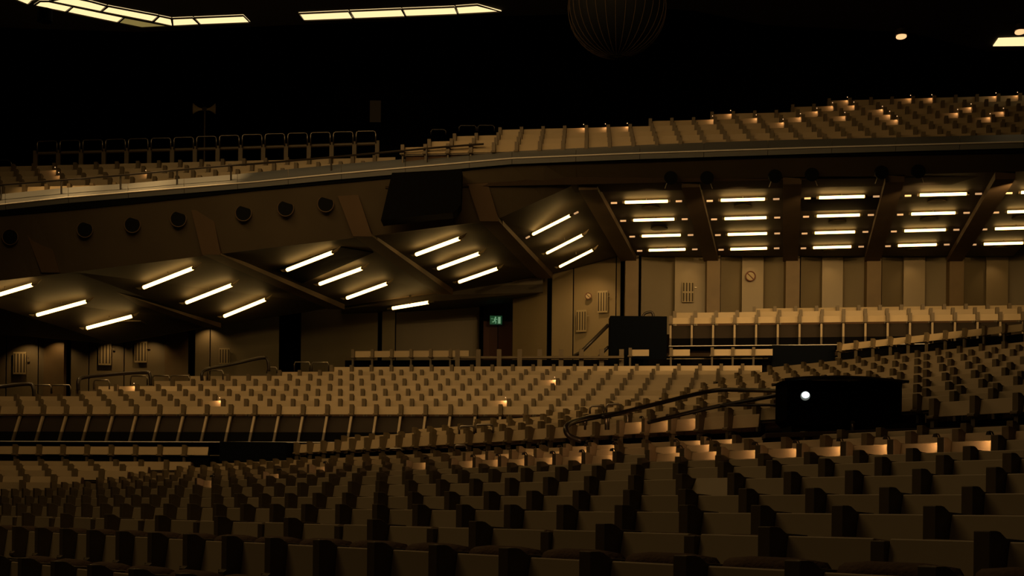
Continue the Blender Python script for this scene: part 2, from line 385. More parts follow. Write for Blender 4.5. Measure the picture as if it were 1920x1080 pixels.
def seg(x0, z0, x1, z1, mi): pts.append(((x0, WZ(x0)+z0), (x1, WZ(x1)+z1), mi))
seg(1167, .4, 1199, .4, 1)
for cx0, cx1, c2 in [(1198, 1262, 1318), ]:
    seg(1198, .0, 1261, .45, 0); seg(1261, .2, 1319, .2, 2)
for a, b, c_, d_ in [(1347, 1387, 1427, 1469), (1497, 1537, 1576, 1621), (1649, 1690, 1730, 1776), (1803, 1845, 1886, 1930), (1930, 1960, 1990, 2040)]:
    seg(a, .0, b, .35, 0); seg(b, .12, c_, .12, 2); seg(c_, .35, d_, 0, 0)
m = MB()
for (x0, Z0), (x1, Z1), mi in pts:
    a = Vector(((x0-PX)/F*Z0, Z0, 0)); b = Vector(((x1-PX)/F*Z1, Z1, 0)); t = Vector((0, .1, 0)); lo, hi = Vector((0, 0, 4)), Vector((0, 0, 9.7))
    m.hexa([a+lo, b+lo, b+lo+t, a+lo+t, a+hi, b+hi, b+hi+t, a+hi+t], mi)
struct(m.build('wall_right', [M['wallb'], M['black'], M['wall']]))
# pilasters under the ribs
for x0, x1 in [(1168, 1193), (1321, 1346), (1469, 1495), (1621, 1648), (1776, 1803)]:
    Z = WZ(x0)-.35; a = (x0-PX)/F*Z; b = (x1-PX)/F*Z
    trim(MB().box((a, Z, 4), (b, Z+.4, 9.5)), M['pilaster'])
Z = 51.4; trim(MB().box(((79-PX)/F*Z, Z, 2), ((117-PX)/F*Z, Z+.3, 7.5)), M['pilaster'])
# bracket at the foot of the turned rib
P = [(1020, 516), (1024, 545), (985, 548), (930, 500)]

for x, Z, h, p in [(40, 50.9, 6.3, 28), (100, 50.9, 6.3, 20), (197, 51.0, 6.35, 28), (270, 51.0, 6.5, 28), (384, 51.4, 6.9, 26)]:
    X = (x-PX)/F*Z; spot('wall_fill_spot', (X, Z, h), (X, Z+.7, h-2.2), p, 110, .8)  # unseen spots added to lift the left wall
for x in (1290, 1407, 1557, 1710, 1866, 1975):
    Z = WZ(x)-.55; X = (x-PX)/F*Z; spot('wall_fill_spot', (X, Z, 9.15), (X, Z+.55, 8.4), 6, 80, .9)  # added spots making highlights high on the right wall panels
spot('wall_fill_spot', ((1090-PX)/F*50, 49.5, 9.0), ((1090-PX)/F*51, 51.3, 6.5), 90, 100, .9)  # added unseen spot brightening the tan wall by the vents
# dark red door and exit sign
Z = 55.4; a, b = (903-PX)/F*Z, (957-PX)/F*Z
d = struct(MB().box((a, Z, 5.0), (b, Z+.1, 7.62)).build('door_1', M['door']))
MB().box((a-.06, Z-.04, 5.0), (a, Z+.08, 7.7)).build('door_frame', M['black'], d)
MB().box(((a+b)/2-.01, Z-.02, 5), ((a+b)/2+.01, Z, 7.6)).build('door_gap', M['black'], d)
MB().box(((a+b)/2+.05, Z-.06, 6.0), ((a+b)/2+.09, Z-.02, 6.35)).build('door_handle', M['steel'], d)
c = at(930, 600, 54.9)
t = empty('exit_sign', c, 'small green lit exit sign with a running figure and arrow', 'exit sign')
MB().box((-.24, 0, -.17), (.24, .08, .17)).build('sign_box', M['green'], t)
m = MB()
m.disc((-.02, -.012, .10), .032, 0, (0, 1, 0), .01, seg=12)
m.tube([(-.02, -.01, .06), (-.05, -.01, -.02)], .026); m.tube([(-.05, -.01, -.02), (.0, -.01, -.07), (-.02, -.01, -.14)], .017)
m.tube([(-.05, -.01, -.02), (-.09, -.01, -.07), (-.15, -.01, -.08)], .017); m.tube([(-.09, -.01, .03), (-.02, -.01, .05), (.05, -.01, .01)], .013)
m.build('running_figure', M['greenw'], t)
m = MB(); m.box((.08, -.012, -.14), (.18, -.004, .12)); m.build('doorway_mark', M['greenw'], t)
m = MB(); m.tube([(-.20, -.01, .05), (-.12, -.01, .05)], .01); m.build('arrow', M['greenw'], t)

# wall vents (slotted plates) and round signs
def vent(x, y, w_, h_, Z, lab, rows=1, lean=0):
    c = at(x, y, Z); W, H = w_/F*Z, h_/F*Z
    t = empty('wall_vent', c, lab, 'wall vent', 'slotted wall vents'); t.rotation_euler = (0, 0, lean)
    MB().box((-W/2, -.03, -H/2), (W/2, .0, H/2)).build('plate', M['grille'], t, bevel=.008)
    m = MB()
    for r in range(rows):
        z0 = -H/2+H*(r+.08)/rows; z1 = -H/2+H*(r+.92)/rows
        for k in range(4):
            xx = -W/2+W*(k+.5)/4; m.box((xx-W*.06, -.036, z0), (xx+W*.06, -.028, z1))
    m.build('slots', M['slot'], t)
    m = MB().box((W/2+.02, -.05, H*.22), (W/2+.10, -.01, H*.25)); m.build('catch', M['steel'], t)
vent(37, 681, 24, 42, 51.5, 'slotted tan vent on the wall at the far left')
vent(197, 664, 24, 42, 51.7, 'slotted vent on the left wall, left one of a pair under the ceiling')
vent(264, 660, 23, 40, 51.7, 'slotted vent on the left wall, right one of a pair under the ceiling')
vent(421, 668, 20, 30, 51.9, 'dim slotted vent beside the curved handrail at left')
vent(1090, 602, 20, 41, 51.2, 'slotted vent low on the tan wall left of the navy block', lean=-.35)
vent(1130, 566, 20, 41, 50.8, 'slotted vent high on the tan wall left of the navy block', lean=-.35)
vent(1290, 548, 22, 38, WZ(1290)+.1, 'double-row slotted vent on the wall right of the column', rows=2)
for x, y, Z, r, lab in [(1103, 555, 51.0, .11, 'small red ring sign on the tan wall between two vents'), (1407, 518, WZ(1407)+.02, .17, 'round no-smoking style ring sign high on the right wall')]:
    t = empty('ring_sign', at(x, y, Z), lab, 'sign')
    MB().tube([Vector((r*math.cos(g), -.02, r*math.sin(g))) for g in [2*math.pi*i/24 for i in range(25)]], r*.13).build('ring', M['red'], t)
    MB().tube([(-r*.7, -.02, r*.7), (r*.7, -.02, -r*.7)], r*.1).build('bar', M['red'], t)
    MB().disc((0, 0, 0), r*.93, 0, (0, -1, 0), .01).build('plate', M['grille'], t)

# ------------------------------------------------------------------ seats
def g_panel(m, mi, T=None, w_=.54, tilt=.16, x0=.104):
    x1 = .104+w_; dy = .2*math.tan(tilt)
    return m.hexa([(x0, .0, .545), (x1, .0, .545), (x1, .022, .545), (x0, .022, .545), (x0, dy, .752), (x1, dy, .752), (x1, dy+.022, .752), (x0, dy+.022, .752)], mi, T)
CONS = [(-.10, .50), (-.125, .52), (-.125, .545), (-.10, .56), (-.10, .80), (-.045, .80), (-.02, .795), (.03, .765), (.20, .755), (.20, .50)]
def g_console(m, mi, T=None, w=.10, foot=True):
    if foot: m.box((-.028, -.11, .515), (.0, -.06, .56), mi, T)
    n = len(CONS); vs = [(.0, y, z) for y, z in CONS]+[(w, y, z) for y, z in CONS]
    return m.add(vs, [tuple(range(n)), tuple(range(n, 2*n))[::-1]]+[(i, n+i, n+(i+1) % n, (i+1) % n) for i in range(n)], mi, T)
def g_cushion(m, mi, T=None, up=0.0, fine=False):
    x0, x1 = .11, .64; prof = [(.10, .30), (.10, .70), (.115, .725), (.15, .74), (.19, .735), (.215, .71), (.23, .66), (.24, .30)]
    n = len(prof); k = 5 if fine else 2; vs = []
    for i in range(k):
        t = i/(k-1); x = x0+(x1-x0)*t; b = (1-(2*t-1)**6)*.012 if fine else 0
        vs += [(x, y, z+(up if z > .5 else 0)+(b if z > .6 else 0)) for y, z in prof]
    fs = [tuple(range(n)), tuple(range((k-1)*n, k*n))[::-1]]
    for i in range(k-1):
        fs += [(i*n+j, (i+1)*n+j, (i+1)*n+(j+1) % n, i*n+(j+1) % n) for j in range(n)]
    return m.add(vs, fs, mi, T)
def g_frame(m, mi, T=None):
    m.box((.02, -.03, 0), (.065, .05, .50), mi, T); m.box((.02, .16, .03), (.64, .20, .30), mi, T)
    return m.box((.10, .03, .50), (.64, .06, .545), mi, T)
def g_post(m, mi_hi, mi_lo, drop, lean, T=None):
    m.hexa([(.015, -.08-lean*.62, -drop*.0+.5-(drop)*.62), (.075, -.08-lean*.62, .5-drop*.62), (.075, -.0-lean*.62, .5-drop*.62), (.015, -.0-lean*.62, .5-drop*.62), (.015, -.08, .5), (.075, -.08, .5), (.075, 0, .5), (.015, 0, .5)], mi_hi, T)
    m.hexa([(.015, -.08-lean, .5-drop), (.075, -.08-lean, .5-drop), (.075, -lean, .5-drop), (.015, -lean, .5-drop), (.015, -.08-lean*.62, .5-drop*.62), (.075, -.08-lean*.62, .5-drop*.62), (.075, -lean*.62, .5-drop*.62), (.015, -lean*.62, .5-drop*.62)], mi_lo, T)
def g_lamp(m, mi_stem, mi_bulb, T=None):
    m.tube([T @ Vector(p) if T else Vector(p) for p in [(-.03, -.05, .76), (-.035, -.06, .83), (-.06, -.075, .845)]], .009, mi_stem, 6)
SM = dict(panel=g_panel(MB(), 0, x0=.09).mesh('desk_panel', M['panel'], bevel=.006), console=g_console(MB(), 0, w=.088).mesh('console', M['console'], bevel=.005), console_low=g_console(MB(), 0, w=.088, foot=False).mesh('console', M['console'], bevel=.005),
          cushion=g_cushion(MB(), 0, fine=True).mesh('backrest', M['cushion'], smooth=True), cushion_up=g_cushion(MB(), 0, up=.048, fine=True).mesh('backrest', M['cushion'], smooth=True),
          frame=g_frame(MB(), 0).mesh('frame', M['darkpost']))
# lamp: clamped to the console right of the panel, shade over the bulb
def lamp_mesh():
    m = MB(); m.tube([(.638, .0, .76), (.634, -.05, .835), (.615, -.075, .842)], .008, 0, 6)
    return m.mesh('lamp_stem', M['rail'])
def sphere(c, r, mat_, name, seg=10):
    bm = bmesh.new(); bmesh.ops.create_uvsphere(bm, u_segments=seg, v_segments=seg//2+2, radius=r); bmesh.ops.translate(bm, verts=bm.verts, vec=c)
    me = bpy.data.meshes.new(name); bm.to_mesh(me); bm.free(); me.materials.append(mat_)
    for p in me.polygons: p.use_smooth = True
    return me
SM['stem'] = lamp_mesh()
SM['panel_up'] = (lambda m: ([m.v.__setitem__(i, m.v[i]-Vector((0, 0, .07))) for i in range(4)], m.mesh('desk_panel', M['panel'], bevel=.006))[1])(g_panel(MB(), 0, x0=.09))
def shade_mesh():
    m = MB(); c = Vector((.612, -.08, .815)); seg = 12
    for (r0, z0), (r1, z1) in [((.008, .028), (.022, .022)), ((.022, .022), (.030, -.012))]:
        n = len(m.v)
        for k in range(seg):
            g_ = 2*math.pi*k/seg; m.v.append(c+Vector((r0*math.cos(g_), r0*math.sin(g_), z0)))
        for k in range(seg):
            g_ = 2*math.pi*k/seg; m.v.append(c+Vector((r1*math.cos(g_), r1*math.sin(g_), z1)))
        for k in range(seg): m.f.append([n+k, n+(k+1) % seg, n+seg+(k+1) % seg, n+seg+k]); m.m.append(0)
    return m.mesh('lamp_shade', M['rail'], smooth=True)
SM['shade'] = shade_mesh()
SM['bulb'] = sphere((.612, -.08, .822), .013, M['bulb'], 'bulb')

seats = []    # dict(T, block, row, x(px), Z, opts)
def add_row(block, rownum, P0, dirv, k0, k1, s, keep, **opt):
    """P0: console top point of seat k=0; dirv: unit direction left->right in plan; seats k0..k1"""
    d = Vector(dirv).normalized(); bk = Vector((-d.y, d.x, 0))
    out = []
    for k in range(k0, k1+1):
        P = P0+d*(s*k); q = px(P)
        if P.y < 3.5 or not keep(q[0], q[1], P): continue
        T = Matrix(((d.x, bk.x, 0, P.x), (d.y, bk.y, 0, P.y), (0, 0, 1, P.z-.80), (0, 0, 0, 1)))
        sc = s/.65
        if abs(sc-1) > .01: T = T @ Matrix.Diagonal((sc, 1, 1, 1))
        e = dict(T=T, block=block, row=rownum, x=q[0], y=q[1], Z=P.y, size=F/P.y, lit=False, k=k, **opt); seats.append(e); out.append(e)
    return out
# family of oblique rows: X = -(2010/2600) Z + C/2600
KX = 2010/2600
UD = Vector((KX, -1, 0)).normalized()    # left-far -> right-near
def oblique(block, rownum, C, h, xph, keep, **opt):
    Z = C/(xph+1050); P0 = Vector((-KX*Z+C/F, Z, h))
    return add_row(block, rownum, P0, UD, -70, 45, .65, keep, **opt)
rowsF = [(1, 7000, -.50, 300, -60), (2, 10740, -.349, 272, -60), (3, 14730, -.185, 715, -60), (4, 18400, -.062, 709, -60), (5, 22100, .061, 715, -60), (6, 25950, .198, 715, -60),
         (7, 30000, .369, 716, 10), (8, 34100, .535, 716, 90), (9, 38100, .675, 960, 172), (10, 42000, .848, 1502, 246), (11, 46000, 1.02, 1472, 318), (12, 50000, 1.175, 1320, 382)]
for rn, C, h, xp, xl in rowsF:
    oblique('front', rn, C, h, xp, lambda x, y, P, xl=xl: xl < x < 2060, up=(2 if rn <= 3 else 1 if rn <= 6 else 0))
oblique('front', 13, 54300, 1.645, 556, lambda x, y, P: 541 < x < 1405 or 1690 < x < 2030, raised=True, drop=.55, lean=0)
Jy = [739, 730, 721, 712.5, 704, 695.5, 687.5, 680, 673, 666, 657.5]
Jh = []
for k in range(11):
    C = 58500+4400*k; mm = (940-Jy[k])/2766+.0101; h = mm*C/F; Jh.append((C, h))
    xl = 1117+(C-78000)*(250/29000)
    def keep(x, y, P, C=C, xl=xl):
        if C < 78000: ok = P.y < 34.9
        else: ok = x > xl+85
        # leave the stair hollow free of seats
        return ok and x < 2000 and not (1120 < x < 1500 and 730 < y < 790 and k > 20)
    oblique('rear', 14+k, C, h, 1716+(k % 2)*17, keep)
oblique('rear', 25, 115000, 5.47, 1570, lambda x, y, P: 1568 < x < 2000, raised=True, drop=.9, lean=0)
# nearly frontal rows
FD = Vector((1, -.131, 0)).normalized()
def frontal(block, rownum, Z0, xph, yph, tilt, s, keep, **opt):
    X = (xph-PX)/F; Z = Z0/(1+tilt*X); P = at(xph, yph, Z)
    return add_row(block, rownum, P, Vector((1, -tilt, 0)), -60, 60, s, keep, **opt)
for k, (Z0, xp, yp, xr_) in enumerate([(34.2, 27, 833, 405), (33.0, 29, 860.5, 372), (31.8, 34, 869, 292), (30.7, 38, 878, 232), (29.6, 47, 889, 160), (28.5, 40, 900, 80), (27.4, 20, 912, 0)]):
    frontal('left', 13-k, Z0, xp, yp, .131, .65, lambda x, y, P, xr_=xr_: -60 < x < xr_-20, **(dict(raised=True, drop=.55, lean=0) if k == 0 else {}))
Ty = [758.5, 748, 739, 729.5, 720, 710.5, 701, 694, 685]
Tl = [-60, -60, -60, 130, 165, 255, 350, 520, 615]
for k in range(9):
    xp = 657 if k % 2 == 0 else 635.5
    frontal('terrace', k+1, 35.5+1.03*k, xp, Ty[k], .131, .65, lambda x, y, P, k=k: Tl[k] < x < 1165+33*k, **(dict(raised=True, drop=.72, lean=.42, pale=True) if k == 0 else {}))
T9flags = lambda x: 640 < x < 850 or 1165 < x < 1195 or 1245 < x < 1270 or x > 1320
T9 = frontal('terrace', 10, 45.0, 660, 655.5, .131, .65, lambda x, y, P: 620 < x < 1445 and T9flags(x), raised=True, drop=.9, lean=0)
frontal('tribune', 1, 46.3, 1255, 593, .16, .69, lambda x, y, P: 1250 < x < 1990, raised=True, drop=.70, lean=.0, pale=True)
frontal('tribune', 2, 47.3, 1262, 584, .16, .69, lambda x, y, P: 1260 < x < 1990)
frontal('tribune', 3, 48.3, 1411, 575.5, .16, .69, lambda x, y, P: 1405 < x < 1990)
for k in range(5):
    frontal('balcony left', k+1, (43+.95*k)*(1+.131*(100-PX)/F), 66-6*k+20, 346-9.6*k, .131, .735,
            lambda x, y, P: -50 < x < 700 and y < interp(INN, x)-1 and not (600 < x and y > 320))
WT = [(700, 290), (745, 275), (790, 257), (842, 250), (937, 240), (1060, 232), (1190, 226), (1330, 210), (1480, 198), (1540, 184), (1920, 170), (2040, 168)]
for k in range(9):
    frontal('balcony right', k+1, (38.9+.95*k)*(1+.131*(1400-PX)/F), 1407-7*k, 256.5-9.3*k, .131, .665,
            lambda x, y, P, k=k: 725 < x < 1990 and y > interp(WT, x)-1 and y < interp(INN, x)-2)

# lit reading lamps: the seat whose panel's upper right corner is nearest to each
LIT = [(610, 872), (526, 885), (799, 865), (886, 862), (915, 850), (933, 860), (959, 847), (1022, 832), (1005, 845), (984, 858), (1036, 855), (1054, 843), (1090, 854), (1106, 841), (1118, 829),
       (1149, 851), (1159, 839), (1169, 827), (1270, 834), (1275, 846), (1227, 790), (1277, 787), (1331, 784), (1332, 817), (1337, 831), (1344, 844), (1393, 815), (1417, 840), (1495, 837), (1577, 834), (1665, 831),
       (1759, 827), (1860, 823), (952, 750), (245, 722), (405, 751), (1045, 712), (112, 316), (117, 323), (265, 329), (401, 897),
       (1090, 233), (1168, 231), (1162, 238), (1331, 213), (1367, 218), (1405, 223), (1553, 189), (1588, 183), (1590, 190), (1485, 219), (1487, 226), (1524, 213), (1567, 217), (1645, 211), (1695, 180),
       (1737, 184), (1690, 214), (1697, 220), (1817, 211), (1837, 198), (1868, 214), (1888, 202), (1877, 174), (1915, 182)]
for lx, ly in LIT:
    best, bd = None, 1e9
    for e in seats:
        if e['lit']: continue
        if abs(e['x']-lx) > 120: continue
        q = px(e['T'] @ Vector((.64, 0, .752))); dd = (q[0]-lx)**2+((q[1]-ly)*2.2)**2
        if dd < bd: bd, best = dd, e
    if best: best['lit'] = True
best = min(seats, key=lambda e: (px(e['T'] @ Vector((.37, 0, .75)))[0]-1345)**2+((px(e['T'] @ Vector((.37, 0, .75)))[1]-897)*3)**2)
best['tipped'] = True
# which ones show largest
seats.sort(key=lambda e: e['Z'])
inview = [e for e in seats if -45 < e['x'] < 1930 and 150 < e['y'] < 1082]
indiv = inview[:300]; ids = set(id(e) for e in indiv)
rows = {}
for e in inview: rows.setdefault((e['block'], e['row']), []).append(e)
for k, r in rows.items():
    r.sort(key=lambda e: e['x'])
    for i, e in enumerate(r): e['n'] = i+1
def place(name, me, T, parent):
    o = bpy.data.objects.new(name, me); COL.objects.link(o); o.parent = parent; return o
protos = {}
def lamp_light(T, power):
    l = bpy.data.lights.new('reading_lamp_light', 'SPOT'); l.energy = power; l.color = (1, .50, .20); l.shadow_soft_size = .012
    l.spot_size = math.radians(150); l.spot_blend = .4
    o = bpy.data.objects.new('reading_lamp_light', l); COL.objects.link(o)
    p = T @ Vector((.615, -.055, .785)); q = T @ Vector((.46, .03, .63))
    o.location = p; o.rotation_euler = (q-p).to_track_quat('-Z', 'Y').to_euler()
for e in indiv:
    up_ = e.get('up', False); T = e['T']
    key = up_
    if key not in protos:
        protos[key] = [('desk_panel', SM['panel_up' if up_ else 'panel']), ('console', SM['console']), ('backrest', SM['cushion_up' if up_ == 2 else 'cushion']), ('frame', SM['frame'])]
    t = empty('auditorium_seat', (0, 0, 0)); t.matrix_world = T
    rown = NTH[e['row']]; nn = NTH[e['n']]
    if e['lit']: lab = 'pale auditorium seat with lit lamp, %s row from the bottom, %s from left edge' % (rown, nn)
    else: lab = 'pale-fronted auditorium seat in the %s row from the bottom, %s from the left edge' % (rown, nn)
    tag(t, lab, 'seat', 'auditorium seats in raked rows')
    for nme, me in protos[key]:
        if e.get('raised') and nme in ('backrest', 'frame'): continue
        o = place(nme, me, T, t)
        if nme == 'console' and e['block'] == 'front' and e['row'] == 4 and e['k'] % 2: o.data = SM['console_low']; o.location = (0, .10, -.06)   # low console between paired desks
        if nme == 'desk_panel': o.matrix_local = Matrix.Translation((0, 0, .55)) @ Matrix.Rotation(random.uniform(-.07, .05), 4, 'X') @ Matrix.Translation((0, 0, -.55))
        if e.get('tipped') and nme == 'desk_panel':   # this desk stands raised and leans back
            o.matrix_local = Matrix.Translation((0, -.02, .035)) @ Matrix.Translation((0, 0, .55)) @ Matrix.Rotation(-.35, 4, 'X') @ Matrix.Translation((0, 0, -.55))
            t['label'] = 'auditorium seat whose raised pale desk is brighter than its neighbours, right of centre'
    if e.get('raised'):
        m = MB(); g_post(m, 0, 0, e['drop'], e['lean']); m.build('post', M['darkpost'], t)
    if e['lit']:
        l = place('reading_lamp', SM['stem'], T, t); place('lamp_shade', SM['shade'], T, l); place('bulb', SM['bulb'], T, l)
        lamp_light(T, 2.2)
rest = MB()
for e in seats:
    if id(e) in ids or e['Z'] < 8: continue
    T = e['T']
    g_panel(rest, 0, T, tilt=.16+random.uniform(-.07, .07)+(.06 if e['row'] % 2 else -.06)*(2.4 if e['block'] == 'tribune' else 1)); g_console(rest, 1, T)
    if not e.get('raised'): g_cushion(rest, 2, T); g_frame(rest, 3, T)
    if e.get('raised'): g_post(rest, 4 if e.get('pale') else 3, 3, e['drop'], e['lean'], T)
    if e['lit']:
        rest.box((.605, -.09, .815), (.625, -.07, .835), 5, T); lamp_light(T, .8 if 'balcony' in e['block'] else 2.2)
tag(rest.build('auditorium_seat', [M['panel'], M['console'], M['cushion'], M['darkpost'], M['post'], M['bulb']]), 'distant rows of pale-fronted auditorium seats on the terraces and balcony', 'seat', 'distant auditorium seats', 'stuff')

# ------------------------------------------------------------------ stepped floors under the seats
def treads(rowlist, depth, name='floor'):
    m = MB()
    for a, b, bk, fr in rowlist:   # a,b: end points of console tops
        d = (b-a).normalized(); n = Vector((-d.y, d.x, 0))*bk
        A, B = a-d*.4, b+d*.4; f = Vector((0, 0, -.80)); f2 = Vector((0, 0, -1.3))
        m.hexa([A-n*fr+f2, B-n*fr+f2, B+n*(depth-.28)+f2, A+n*(depth-.28)+f2, A-n*fr+f, B-n*fr+f, B+n*(depth-.28)+f, A+n*(depth-.28)+f])
    return struct(m.build(name, M['carpet']))
byrow = {}
for e in seats: byrow.setdefault((e['block'], e['row']), []).append(e)
for blk, dep in [('front', 1.2), ('rear', 1.34), ('left', 1.15), ('terrace', 1.03), ('tribune', 1.0), ('balcony left', .96), ('balcony right', .96)]:
    rl = []
    for (b, r), es in sorted(byrow.items()):
        if b != blk: continue
        es = sorted(es, key=lambda e: e['x'])
        if blk == 'terrace' and r == 10: continue
        tops = [e['T'] @ Vector((0, 0, .80)) for e in (es[0], es[-1])]
        rl.append((tops[0], tops[1]+(tops[1]-tops[0]).normalized()*.65 if len(es) > 1 else tops[1]+Vector((.65, 0, 0)), 1, -.25 if es[0].get('raised') else .28))
    treads(rl, dep)

# ------------------------------------------------------------------ fascias and dark-gap boards under raised rows
def fascia(p, q, top, bot, lean, back, mat_, edge=None, band=None):
    """p,q plan points (console tops) left/right"""
    d = (q-p).normalized(); n = Vector((-d.y, d.x, 0))
    A = p+n*back; B = q+n*back; t = Vector((0, 0, top)); b = Vector((0, 0, bot))-n*lean
    m = MB(); m.hexa([A+b, B+b, B+b+n*.1, A+b+n*.1, A+t, B+t, B+t+n*.1, A+t+n*.1]); trim(m, mat_)
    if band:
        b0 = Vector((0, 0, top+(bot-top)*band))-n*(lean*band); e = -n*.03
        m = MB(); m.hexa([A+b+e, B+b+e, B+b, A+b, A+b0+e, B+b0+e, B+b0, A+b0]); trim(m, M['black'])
    if edge:
        m = MB(); m.box((0, 0, 0), (1, 1, 1)) if False else m.hexa([A+b-n*.22-Vector((0, 0, .022)), B+b-n*.22-Vector((0, 0, .022)), B+b+n*.1-Vector((0, 0, .022)), A+b+n*.1-Vector((0, 0, .022)), A+b-n*.22, B+b-n*.22, B+b+n*.1, A+b+n*.1]); trim(m, M['strip'])
def rowpts(block, rn, xa=None, xb=None):
    es = sorted(byrow[(block, rn)], key=lambda e: e['x']); a = es[0]['T'] @ Vector((0, 0, .8)); b = es[-1]['T'] @ Vector((.65, 0, .8)); return a, b
a, b = rowpts('terrace', 1); fascia(a, b, -.30, -1.00, .40, .10, M['fascia'], edge=True, band=.62)
a, b = rowpts('tribune', 1); fascia(a, b, -.30, -.98, 0, .12, M['fascia'], edge=True, band=.62)
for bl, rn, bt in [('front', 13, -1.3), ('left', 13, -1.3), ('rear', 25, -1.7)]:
    a, b = rowpts(bl, rn); fascia(a, b, -.32, bt, 0, .09, M['black'])  # black boards stand in for the dark gap under these rows
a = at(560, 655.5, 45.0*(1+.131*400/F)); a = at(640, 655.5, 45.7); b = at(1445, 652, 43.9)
fascia(a, b, -.30, -1.2, 0, .5, M['black'])  # black board in place of the dark gap below the back row
# rear backing walls under the terrace rows facing the lower rows, kept dark
for (xa, xb, ya, yb, Z, lab) in [(411, 537, 829, 866, 34.3, 'black carpeted corner block between two raised front rows at left'),
                                 (1143, 1251, 593, 690, 44.9, 'tall navy carpeted stair block left of the tribune'),
                                 (1447, 1566, 648, 702, 44.2, 'low navy carpeted corner block right of the tribune front')]:
    A, B = at(xa, yb, Z), at(xb, ya, Z); w_ = B.x-A.x; h_ = B.z-A.z
    o = MB().box((0, 0, 0), (w_, .7, h_)).build('stair_block', M['navy'], bevel=.02); o.location = A
    tag(o, lab, 'stair block')

# ------------------------------------------------------------------ rails
def railing(name, pts, r, lab, cat='handrail', mat_='rail', grp=None, posts=()):
    P = [at(*p) for p in pts]; c = P[0].copy()
    if posts:
        t = empty(name, c, lab, cat, grp)
        MB().tube([p-c for p in P], r).build('rail', M[mat_], t)
        for a, b in posts:
            MB().tube([at(*a)-c, at(*b)-c], r*.95).build('post', M[mat_], t)
        return t
    o = MB().tube([p-c for p in P], r, seg=10).build(name, M[mat_], smooth=True); o.location = c
    return tag(o, lab, cat, grp)
def smooth_path(pts, n=6):
    out = []
    for i in range(len(pts)-1):
        p0 = pts[max(i-1, 0)]; p1 = pts[i]; p2 = pts[i+1]; p3 = pts[min(i+2, len(pts)-1)]
        for k in range(n):
            t = k/n
            out.append(tuple(.5*((2*p1[j])+(-p0[j]+p2[j])*t+(2*p0[j]-5*p1[j]+4*p2[j]-p3[j])*t*t+(-p0[j]+3*p1[j]-3*p2[j]+p3[j])*t**3) for j in range(3)))
    out.append(pts[-1]); return out
# rail along the balcony ledge
t = railing('ledge_rail', [(-60, 352, 41.9), (0, 347, 41.8), (225, 329, 41.2), (332, 319, 41.0), (435, 310, 40.7), (480, 307, 40.6), (620, 295, 40.3), (815, 277, 39.9), (907, 270, 39.7)], .03,
        'thin dark guard rail above the pale balcony ledge', posts=[((x, interp([(0, 347), (225, 329), (435, 310), (620, 295), (907, 270)], x), interp(EZ, x)+.4), (x, interp(INN, x)+12, interp(EZ, x)+.4)) for x in (2, 115, 226, 332, 433, 621, 800)])
t.name = 'guard_rail'
# hoop rail behind the left balcony seats
n = 15
base = empty('balustrade', at(62, 300, 47.6), 'brown post-and-beam balustrade behind the left balcony seats', 'balustrade'); c = base.location.copy()
HT = [(60, 265), (300, 259), (470, 252), (710, 245)]; BT = [(60, 287), (470, 276), (710, 268)]
hx = [67+42.7*i for i in range(16)]
P = [at(x, interp(BT, x)+1, 47.6-(x-67)*.0016)-c for x in hx]
MB().tube(P, .055, seg=6).build('beam', M['console'], base)
P2 = [p-Vector((0, 0, .0)) for p in P]
for i, x in enumerate(hx):
    Z = 47.6-(x-67)*.0016; a = at(x, interp(BT, x)-4, Z)-c; b = at(x, 308 if x < 420 else 300-(x-420)*.0, Z)-c
    MB().box((a.x-.07, a.y-.05, b.z-.3), (a.x+.07, a.y+.05, a.z)).build('post', M['console'], base)
for i in range(15):
    x0, x1 = hx[i]+3, hx[i+1]-3; Z = 47.47-(x0-67)*.0016
    yt = interp(HT, x0); yb = interp(BT, x0)
    pts_ = [(x0, yb, Z), (x0, yt+5, Z), (x0+1, yt+1.5, Z), (x0+4, yt, Z), (x1-4, yt-.6, Z), (x1-1, yt+1, Z), (x1, yt+4.5, Z), (x1, yb-1, Z)]
    railing('rail_hoop', pts_, .024, 'steel guard hoop on the left balcony balustrade, %s from the left' % NTH[i+1], 'guard hoop', 'steel', 'guard hoops on the left balcony')
railing('rail_hoop', [(-20, 300, 47.6), (15, 300.5, 47.6), (21, 304, 47.6), (22, 313, 47.6)], .024, 'low steel guard hoop at the far left end of the balcony', 'guard hoop', 'steel')
for i, (x0, x1, y, yb, Z) in enumerate([(808, 836, 243, 252, 44), (861, 893, 235.5, 246, 44), (896, 927, 235, 246, 44)]):
    railing('rail_hoop', [(x0, yb, Z), (x0, y+3, Z), (x0+3, y, Z), (x1-3, y, Z), (x1, y+3, Z), (x1, yb, Z)], .02, 'faint guard hoop behind the right balcony seats, %s from the left' % NTH[i+1], 'guard hoop', 'rail', 'faint hoops on the right balcony')
# terrace rail with posts between 870 and 1170
t = empty('balustrade', at(862, 690, 45), 'brown open rail with upright posts along the back of the terrace', 'balustrade'); c = t.location.copy()
MB().tube([at(862, 671, 44.9)-c, at(1170, 670, 44.5)-c], .05, seg=6).build('rail', M['console'], t)
for x in (858, 897, 936, 974.5, 1012, 1052, 1090, 1128, 1165):
    MB().box((at(x-4.3, 656, 44.8).x-c.x, -.3, -.1), (at(x+4.3, 656, 44.8).x-c.x, -.2, at(x, 655.5, 44.8).z-c.z)).build('post', M['console'], t)
